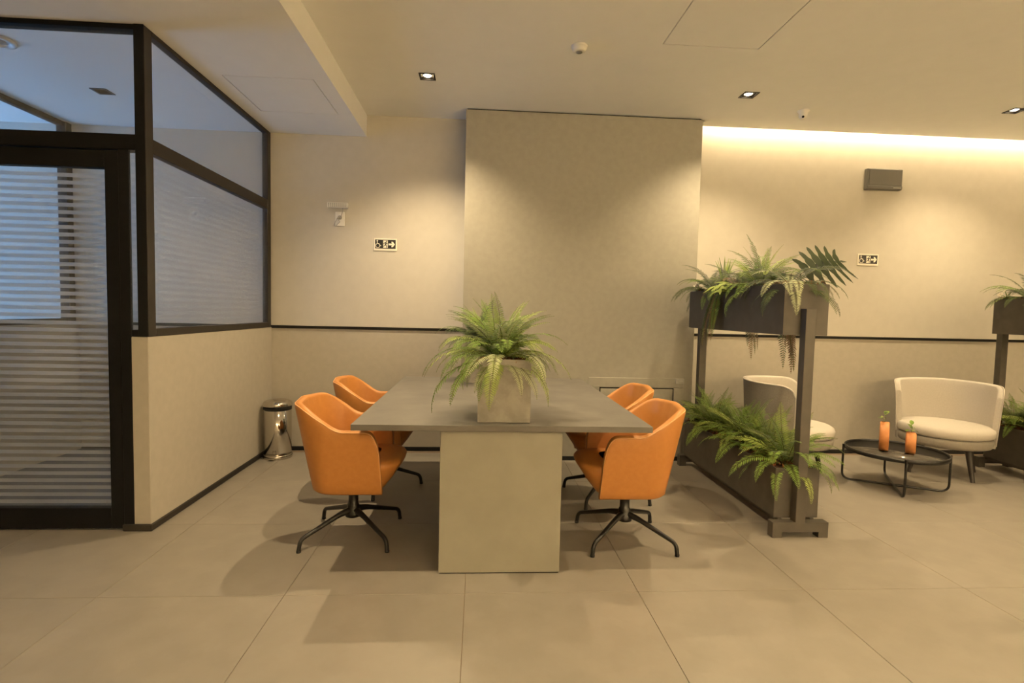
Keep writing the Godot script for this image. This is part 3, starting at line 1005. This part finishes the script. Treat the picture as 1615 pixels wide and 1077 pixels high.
func exit_sign(at: Vector3, label: String) -> void:
	var s := thing("exit_sign", label, "sign", at, 0.0, "wheelchair exit signs")
	put("plate", cbox(begin(), Vector3(0, 0, 0.004), Vector3(0.205, 0.108, 0.008), 0.0015), mats.sign_white, s)
	put("field", cbox(begin(), Vector3(0.0005, 0.004, 0.0084), Vector3(0.181, 0.079, 0.0014), 0.0), mats.sign_black, s)
	var z := 0.0091
	var w := begin()
	# wheelchair: head, back, seat, wheel and foot
	extrude(w, disc(0.0062, 14, Vector2(-0.0715, 0.0325)), 0.001, Vector3(0, 0, z))
	extrude(w, PackedVector2Array([Vector2(-0.0745, 0.028), Vector2(-0.0685, 0.028), Vector2(-0.0675, 0.012), Vector2(-0.055, 0.010), Vector2(-0.043, -0.008), Vector2(-0.036, -0.0095), Vector2(-0.0365, -0.0145), Vector2(-0.0465, -0.0125), Vector2(-0.0585, 0.004), Vector2(-0.0735, 0.006)]), 0.001, Vector3(0, 0, z))
	var arc := PackedVector2Array()
	for i in 25:
		var a := deg_to_rad(115.0 + 265.0 * i / 24.0)
		arc.append(Vector2(-0.0668, -0.0105) + Vector2(cos(a), sin(a)) * 0.0205)
	for i in 25:
		var a := deg_to_rad(380.0 - 265.0 * i / 24.0)
		arc.append(Vector2(-0.0668, -0.0105) + Vector2(cos(a), sin(a)) * 0.0158)
	extrude(w, arc, 0.001, Vector3(0, 0, z))
	put("wheelchair_symbol", w, mats.sign_white, s).set_meta("kind", "stuff")
	put("doorway_symbol", extrude(begin(), PackedVector2Array([Vector2(-0.0185, -0.0295), Vector2(0.0215, -0.0295), Vector2(0.0215, 0.0365), Vector2(-0.0185, 0.0365)]), 0.0008, Vector3(0, 0, z)), mats.sign_white, s)
	var m := begin()
	extrude(m, disc(0.0055, 12, Vector2(0.0105, 0.0285)), 0.001, Vector3(0, 0, z + 0.0006))
	extrude(m, PackedVector2Array([Vector2(0.004, 0.022), Vector2(0.012, 0.018), Vector2(0.021, 0.009), Vector2(0.020, 0.005), Vector2(0.011, 0.010), Vector2(0.008, 0.001), Vector2(0.014, -0.012), Vector2(0.015, -0.029), Vector2(0.010, -0.029), Vector2(0.008, -0.014), Vector2(0.001, -0.004), Vector2(-0.004, -0.013), Vector2(-0.018, -0.017), Vector2(-0.019, -0.013), Vector2(-0.008, -0.008), Vector2(-0.002, 0.004), Vector2(0.000, 0.014), Vector2(-0.008, 0.010), Vector2(-0.014, 0.002), Vector2(-0.018, 0.004), Vector2(-0.011, 0.016)]), 0.001, Vector3(0, 0, z + 0.0006))
	put("running_figure", m, mats.sign_black, s).set_meta("kind", "stuff")
	put("arrow", extrude(begin(), PackedVector2Array([Vector2(0.029, -0.005), Vector2(0.058, -0.005), Vector2(0.053, -0.021), Vector2(0.066, -0.021), Vector2(0.0845, 0.003), Vector2(0.066, 0.027), Vector2(0.053, 0.027), Vector2(0.058, 0.011), Vector2(0.029, 0.011)]), 0.001, Vector3(0, 0, z)), mats.sign_white, s)


func build_ceiling_fittings() -> void:
	var d := thing("smoke_detector", "round white smoke detector on the ceiling", "detector", Vector3(0.607, CEIL, 1.408))
	put("base", lathe(begin(), [Vector2(0.0, 0.0), Vector2(0.052, 0.0), Vector2(0.052, -0.010), Vector2(0.046, -0.013)], 28), mats.white_plastic, d)
	put("cover", lathe(begin(), [Vector2(0.047, -0.010), Vector2(0.047, -0.018), Vector2(0.040, -0.032), Vector2(0.024, -0.040), Vector2(0.022, -0.038), Vector2(0.0, -0.038)], 28), mats.white_plastic, d)
	put("vent", lathe(begin(), [Vector2(0.0, -0.0385), Vector2(0.020, -0.0385), Vector2(0.020, -0.041), Vector2(0.0, -0.0425)], 20), mats.grey_plastic, d)
	var c := thing("dome_camera", "small white dome security camera on the ceiling by the light slot", "camera", Vector3(2.63, CEIL, 0.547))
	put("mount", lathe(begin(), [Vector2(0.0, 0.0), Vector2(0.046, 0.0), Vector2(0.045, -0.006), Vector2(0.034, -0.02), Vector2(0.031, -0.045)], 24), mats.white_plastic, c)
	var e := put("eyeball", lathe(begin(), dome_profile(), 24), mats.white_plastic, c)
	put("camera_lens", lathe(begin(), [Vector2(0.0, 0.002), Vector2(0.0085, 0.002), Vector2(0.0095, 0.0)], 14, Vector3(-0.016, -0.058, 0.0275), Basis(Vector3(0, 1, 0), -0.55) * Basis(Vector3.RIGHT, PI / 2 + 0.4)), mats.gap_black, e)
	var h := thing("ceiling_hatch", "square access panel in the ceiling near the smoke detector", "hatch", Vector3(1.4325, CEIL, 1.7975))
	put("panel", cbox(begin(), Vector3(0, 0.006, 0), Vector3(0.612, 0.012, 0.612), 0.001), mats.ceiling_paint, h)
	var h2 := thing("ceiling_hatch", "square access panel in the lowered ceiling beside the glass booth", "hatch", Vector3(-1.4275, CEIL_LOW, 0.841))
	put("panel", cbox(begin(), Vector3(0, 0.006, 0), Vector3(0.581, 0.012, 0.628), 0.001), mats.ceiling_paint, h2)
	var o := thing("booth_downlight", "square unlit dark downlight in the booth ceiling", "downlight", Vector3(-2.73, CEIL_LOW, 0.78))
	var tr := begin()
	trough_frame(tr, 0.056, 0.042, 0.004)
	put("frame", tr, mats.dark_plastic, o)
	put("reflector", well_shape(0.0435, 0.05), mats.dark_plastic, o)
	put("lens", lathe(begin(), [Vector2(0.0, 0.0), Vector2(0.024, 0.002), Vector2(0.028, 0.01), Vector2(0.0, 0.012)], 20, Vector3(0, 0.03, 0)), mats.dark_plastic, o)
	var v := thing("ceiling_speaker", "round white ceiling diffuser inside the booth", "speaker", Vector3(-2.84, CEIL_LOW, 1.50))
	put("rim", lathe(begin(), [Vector2(0.045, 0.0), Vector2(0.095, 0.0), Vector2(0.092, -0.012), Vector2(0.070, -0.014), Vector2(0.060, 0.0)], 32), mats.white_plastic, v)
	put("cone", lathe(begin(), [Vector2(0.0, -0.012), Vector2(0.030, -0.010), Vector2(0.045, -0.001)], 24), mats.grey_plastic, v)


func dome_profile() -> Array:
	var p := []
	for i in 9:
		var a := PI / 2 * i / 8.0
		p.append(Vector2(0.033 * cos(a), -0.042 - 0.033 * sin(a)))
	return p


# ------------------------------------------------------------------ plants
# fern fronds of unit length: a bent midrib with tapering leaflets on both sides, rising from the origin towards +x
func make_fronds() -> void:
	for q in [[84.0, 38.0, 0.135], [73.0, 74.0, 0.15], [58.0, 102.0, 0.155], [36.0, 112.0, 0.155], [14.0, 104.0, 0.145], [-48.0, 40.0, 0.085], [-70.0, 16.0, 0.105]]:
		for k in 2:
			fronds.append(frond(q[0] + rng.randf_range(-4, 4), q[1] + rng.randf_range(-10, 10), q[2], rng.randf_range(-14, 14)))


func frond(rise: float, droop: float, reach: float, sway: float) -> Array:
	var pts := []
	var p := Vector3.ZERO
	var steps := 26
	for i in steps + 1:
		pts.append(p)
		var s := float(i) / steps
		var el := deg_to_rad(rise - droop * pow(s, 1.25))
		var az := deg_to_rad(sway * s)
		p += Vector3(cos(el) * cos(az), sin(el), cos(el) * sin(az)) / steps
	var rad := []
	for i in steps + 1:
		rad.append(lerpf(0.0055, 0.0018, float(i) / steps))
	var rib := finish(tube(begin(), pts, rad, 5))
	var st := begin()
	st.set_smooth_group(FLAT)
	var n := 30
	for i in n:
		var s := 0.12 + 0.86 * (i + 0.5) / n
		var f := s * steps
		var k := mini(int(f), steps - 1)
		var at: Vector3 = pts[k].lerp(pts[k + 1], f - k)
		var d: Vector3 = (pts[k + 1] - pts[k]).normalized()
		var side := d.cross(Vector3.UP)
		side = Vector3(0, 0, 1) if side.length() < 0.05 else side.normalized()
		if side.z < 0.0:
			side = -side
		var up := side.cross(d).normalized()
		if up.dot(Vector3(-d.y, d.x, 0)) < 0.0:
			up = -up
		var rise_ := smoothstep(0.05, 0.34, s)
		var length := reach * (0.35 + 0.65 * rise_) * pow(maxf(0.02, 1.0 - pow(s, 2.2)), 0.75)
		for g in [-1.0, 1.0]:
			var l := length * rng.randf_range(0.88, 1.1)
			var dir: Vector3 = (side * g + d * (0.36 + 0.35 * s) + up * rng.randf_range(-0.16, 0.12)).normalized()
			var across: Vector3 = (d - dir * d.dot(dir)).normalized()
			var nn := across.cross(dir).normalized()
			var w := 0.0045 + l * 0.048
			# a lance-shaped leaflet, folded along its vein, tip bent down a little
			var c0 := at
			var c1: Vector3 = at + dir * l * 0.35 + nn * 0.0
			var c2: Vector3 = at + dir * l * 0.72 - up * l * 0.05
			var c3: Vector3 = at + dir * l - up * l * 0.14
			var lift := up * w * 0.28
			var far: Vector3 = at - up * 10.0
			for e in [-1.0, 1.0]:
				tri(st, c0, c1, c1 + across * e * w + lift, far)
				quad(st, c1, c2, c2 + across * e * w * 0.72 + lift * 0.7, c1 + across * e * w + lift, far)
				tri(st, c2, c3, c2 + across * e * w * 0.72 + lift * 0.7, far)
	return [finish(st), rib]


func add_frond(plant: Node3D, type: int, az: float, length: float, m: Material, off := Vector3.ZERO, roll := 0.0) -> void:
	var f: Array = fronds[clampi(type, 0, 6) * 2 + rng.randi() % 2]
	var l := put_mesh("frond", f[0], m, plant)
	l.basis = Basis(Vector3.UP, az) * Basis(Vector3.RIGHT, roll) * Basis.from_scale(Vector3.ONE * length)
	l.position = off
	put_mesh("midrib", f[1], mats.rib, l)


# a whole fern: upright fronds in the middle, arching and hanging ones round it
func fern(label: String, at: Vector3, count: int, size: float, colours: Array, group: String, low := 0, high := 4, clear := -1.0) -> Node3D:
	var t := thing("fern", label, "fern", at, 0.0, group)
	for i in count:
		var q := (i + 0.5) / count
		var az := i * 2.39996 + rng.randf_range(-0.3, 0.3)
		var type := low + int(round((high - low) * q))
		var l := size * rng.randf_range(0.82, 1.12) * (1.0 if type < 4 else 0.9)
		var m: Material = mats[colours[rng.randi() % colours.size()]]
		add_frond(t, type, az, l, m, Vector3(cos(az), 0, -sin(az)) * 0.02 * q, rng.randf_range(-0.25, 0.25))
	return t


func build_plants() -> void:
	# square metal pots on the table
	var pots := [[Vector3(0.131, 0.75, 2.150), "square grey metal pot at the front edge of the work table"], [Vector3(0.0, 0.75, 0.70), "square grey metal pot at the column end of the work table"]]
	for p in pots:
		var t := thing("plant_pot", p[1], "pot", p[0], 0.0, "square pots on the work table")
		put("body", trough(begin(), Vector3.ZERO, Vector3(0.26, 0.315, 0.26), 0.005, 0.05), mats.pot_metal, t)
		put("soil", soil_shape(Vector3(0, 0.27, 0), 0.122, 0.122), mats.soil, t)
		put("moss", moss_shape(Vector3(0, 0.275, 0), 0.12, 0.12, 150), mats.moss, t).set_meta("kind", "stuff")
	var greens := ["leaf_light", "leaf_light", "leaf_mid", "leaf_mid", "leaf_pale"]
	var big := fern("bushy green fern in the square pot at the front edge of the table", Vector3(0.11, 1.035, 2.16), 84, 0.38, greens, "ferns in the table pots")
	for q in [[4, 3.35, 0.50], [3, 2.95, 0.50], [3, 3.2, 0.46], [4, 3.8, 0.42], [4, 4.5, 0.40], [4, 4.25, 0.34], [3, -0.25, 0.44], [4, -0.55, 0.40], [2, 0.2, 0.44], [1, 2.6, 0.46], [1, 0.7, 0.44]]:
		add_frond(big, q[0], q[1], q[2], mats[greens[rng.randi() % 4]])
	fern("bushy green fern in the square pot at the column end of the table", Vector3(0.0, 1.035, 0.70), 56, 0.38, ["leaf_mid", "leaf_light", "leaf_dark"], "ferns in the table pots")
	for i in 2:
		var x := 1.92 + i * 2.74
		var up := 1.47
		var lo := 0.375
		var where: String = ["planter stand by the table", "planter stand by the lounge chair"][i]
		# lower trough: a row of ferns
		for k in 6:
			fern("green fern in lower box of %s, %s from the wall" % [where, ["first", "second", "third", "fourth", "fifth", "sixth"][k]], Vector3(x + rng.randf_range(-0.03, 0.03), lo, 0.56 + k * 0.235), 38, 0.35 + 0.04 * (k % 2), ["leaf_mid", "leaf_mid", "leaf_light"], "ferns in the lower planter boxes", 0, 3 if k < 5 else 4)
		# upper trough
		for k in 4:
			fern("%s fern in upper box of %s" % [["drooping dark", "short dark", "tall light green", "silvery pale"][k], where], Vector3(x + rng.randf_range(-0.03, 0.03), up, 0.62 + k * 0.36), [38, 34, 40, 30][k], [0.38, 0.34, 0.39, 0.36][k], [["leaf_dark", "leaf_dark", "leaf_mid"], ["leaf_dark", "leaf_mid", "leaf_dry"], ["leaf_light", "leaf_mid", "leaf_mid"], ["leaf_pale", "leaf_dark", "leaf_dark"]][k], "ferns in the upper planter boxes", [1, 1, 0, 2][k], 4)
		spider_plant("strap-leaved green plant in upper box of %s" % where, Vector3(x - 0.04, up, 0.86))
		lobed_plant("pale green lobed leaves over upper box of %s" % where, Vector3(x - 0.10, up + 0.02, 1.12))
		flower_plant("small white flowering plant in upper box of %s" % where, Vector3(x - 0.08, up + 0.02, 0.50))
		split_leaf("large dark split leaf in upper box of %s" % where, Vector3(x + 0.06, up, 1.68))
		vine("leafy green vine hanging from upper box of %s" % where, Vector3(x - 0.15, up + 0.035, 1.0), 0.46, ["leaf_mid", "leaf_dark", "leaf_mid", "leaf_dry"], 12, PI)
		vine("brownish vine hanging behind upper box of %s, nearer the wall" % where, Vector3(x + 0.15, up + 0.035, 0.80), 0.54, ["leaf_dry", "leaf_dry", "leaf_dark"], 8, 0.0)
		vine("brownish vine hanging behind the middle of upper box of %s" % where, Vector3(x + 0.15, up + 0.035, 1.30), 0.60, ["leaf_dry", "leaf_dry", "leaf_dark"], 8, 0.0)


func spider_plant(label: String, at: Vector3) -> void:
	var t := thing("spider_plant", label, "plant", at)
	for k in 9:
		var rows := []
		var lean := rng.randf_range(0.05, 0.5)
		var h := rng.randf_range(0.18, 0.30)
		for i in 9:
			var s := i / 8.0
			var w := 0.011 * (1.0 - pow(s, 3.0)) + 0.0006
			var c := Vector3(lean * h * s * s, h * s, 0)
			rows.append(PackedVector3Array([c + Vector3(-0.003, 0, -w), c, c + Vector3(-0.003, 0, w)]))
		var b := put("blade", skin(begin(), rows), mats.leaf_light if k % 2 else mats.leaf_mid, t)
		b.rotation.y = k * 2.4
		b.position = Vector3(cos(k * 2.4), 0, -sin(k * 2.4)) * 0.012


# one flat leaf with finger lobes: an outline drooping along its length
func lobed_leaf(length: float, width: float, pairs: int, thin: float) -> ArrayMesh:
	var st := begin()
	st.set_smooth_group(FLAT)
	var bend := func(x: float, z: float) -> Vector3: return Vector3(x, 0.10 * length * sin(PI * x / length) - 0.35 * x * x / length - 0.25 * absf(z) * absf(z) / width, z)
	var far := Vector3(length * 0.5, -10, 0)
	for g in [-1.0, 1.0]:
		for i in pairs:
			var s0 := 0.08 + 0.84 * i / pairs
			var s1 := s0 + 0.84 / pairs * thin
			var sm := (s0 + s1) * 0.5
			var reach := width * pow(sin(PI * clampf(0.14 + 0.74 * sm, 0, 1)), 0.8)
			var fwd := length * lerpf(-0.14, 0.34, sm)
			var core := 0.44 * width * sin(PI * clampf(0.1 + 0.85 * sm, 0, 1))
			var x0 := s0 * length
			var x1 := s1 * length
			var prev0: Vector3 = bend.call(x0, 0.0)
			var prev1: Vector3 = bend.call(x1, 0.0)
			for j in range(1, 7):
				var q := j / 6.0
				var taper := sqrt(maxf(0.0, 1.0 - pow(q, 4.0)))
				var z := reach * q
				var half := (x1 - x0) * 0.5 * (0.75 + 0.25 * q) * taper if z > core else (s1 - s0) * length * 0.5 / thin
				var mid := (x0 + x1) * 0.5 + fwd * q * q
				var n0: Vector3 = bend.call(mid - half, z * g)
				var n1: Vector3 = bend.call(mid + half, z * g)
				quad(st, prev0, prev1, n1, n0, far)
				prev0 = n0
				prev1 = n1
	# tip
	quad(st, bend.call(length * 0.88, 0.0), bend.call(length * 0.93, 0.06 * width), bend.call(length * 1.08, 0.0), bend.call(length * 0.93, -0.06 * width), far)
	quad(st, bend.call(0.0, 0.0), bend.call(length * 0.5, 0.16 * width), bend.call(length * 0.95, 0.0), bend.call(length * 0.5, -0.16 * width), far)
	return finish(st)


func stalk(parent: Node3D, to: Vector3, m: Material) -> void:
	put("stalk", tube(begin(), [Vector3.ZERO, to * 0.5 + Vector3(0, 0.02, 0), to], [0.004, 0.0035, 0.003], 6), m, parent)


func split_leaf(label: String, at: Vector3) -> void:
	var t := thing("split_leaf_plant", label, "plant", at)
	var leaf := lobed_leaf(0.29, 0.17, 6, 0.74)
	for q in [[Vector3(-0.02, 0.10, 0.03), -12.0, 26.0, 62.0, 1.0], [Vector3(-0.02, 0.09, -0.10), 60.0, 10.0, 10.0, 0.75]]:
		stalk(t, q[0], mats.leaf_deep)
		var l := put_mesh("leaf", leaf, mats.leaf_deep, t)
		l.position = q[0]
		l.basis = Basis(Vector3.UP, deg_to_rad(q[1])) * Basis(Vector3.BACK, deg_to_rad(q[2])) * Basis(Vector3.RIGHT, deg_to_rad(q[3])) * Basis.from_scale(Vector3.ONE * q[4])


func lobed_plant(label: String, at: Vector3) -> void:
	var t := thing("lobed_leaf_plant", label, "plant", at)
	var leaf := lobed_leaf(0.17, 0.075, 4, 0.85)
	for q in [[200.0, 8.0, 10.0], [150.0, 20.0, -20.0], [250.0, 25.0, 20.0], [100.0, 40.0, 0.0]]:
		var l := put_mesh("leaf", leaf, mats.leaf_light, t)
		l.basis = Basis(Vector3.UP, deg_to_rad(q[0])) * Basis(Vector3.BACK, deg_to_rad(q[1])) * Basis(Vector3.RIGHT, deg_to_rad(q[2]))


func flower_plant(label: String, at: Vector3) -> void:
	var t := thing("flowering_plant", label, "plant", at)
	var petal := small_leaf()
	for k in 7:
		var p := Vector3(rng.randf_range(-0.05, 0.03), rng.randf_range(0.02, 0.075), rng.randf_range(-0.05, 0.06))
		stalk(t, p, mats.leaf_mid)
		var f := Node3D.new()
		f.name = "flower"
		t.add_child(f, true)
		f.position = p
		f.rotation = Vector3(rng.randf_range(-0.7, 0.7), 0, rng.randf_range(-0.2, 0.9))
		for j in 6:
			var l := put_mesh("petal", petal, mats.petal_white, f)
			l.basis = Basis(Vector3.UP, j * TAU / 6) * Basis(Vector3.BACK, 0.5) * Basis.from_scale(Vector3.ONE * 0.026)
	for k in 8:
		var l := put_mesh("leaf", petal, mats.leaf_mid, t)
		l.basis = Basis(Vector3.UP, k * 0.8) * Basis(Vector3.BACK, 0.3) * Basis.from_scale(Vector3.ONE * 0.06)


func vine(label: String, at: Vector3, length: float, colours: Array, count: int, az: float) -> void:
	var t := thing("hanging_vine", label, "plant", at)
	for k in count:
		add_frond(t, 6, az + rng.randf_range(-0.7, 0.7), length * rng.randf_range(0.7, 1.05), mats[colours[k % colours.size()]], Vector3(0, rng.randf_range(-0.01, 0.01), rng.randf_range(-0.05, 0.05)))
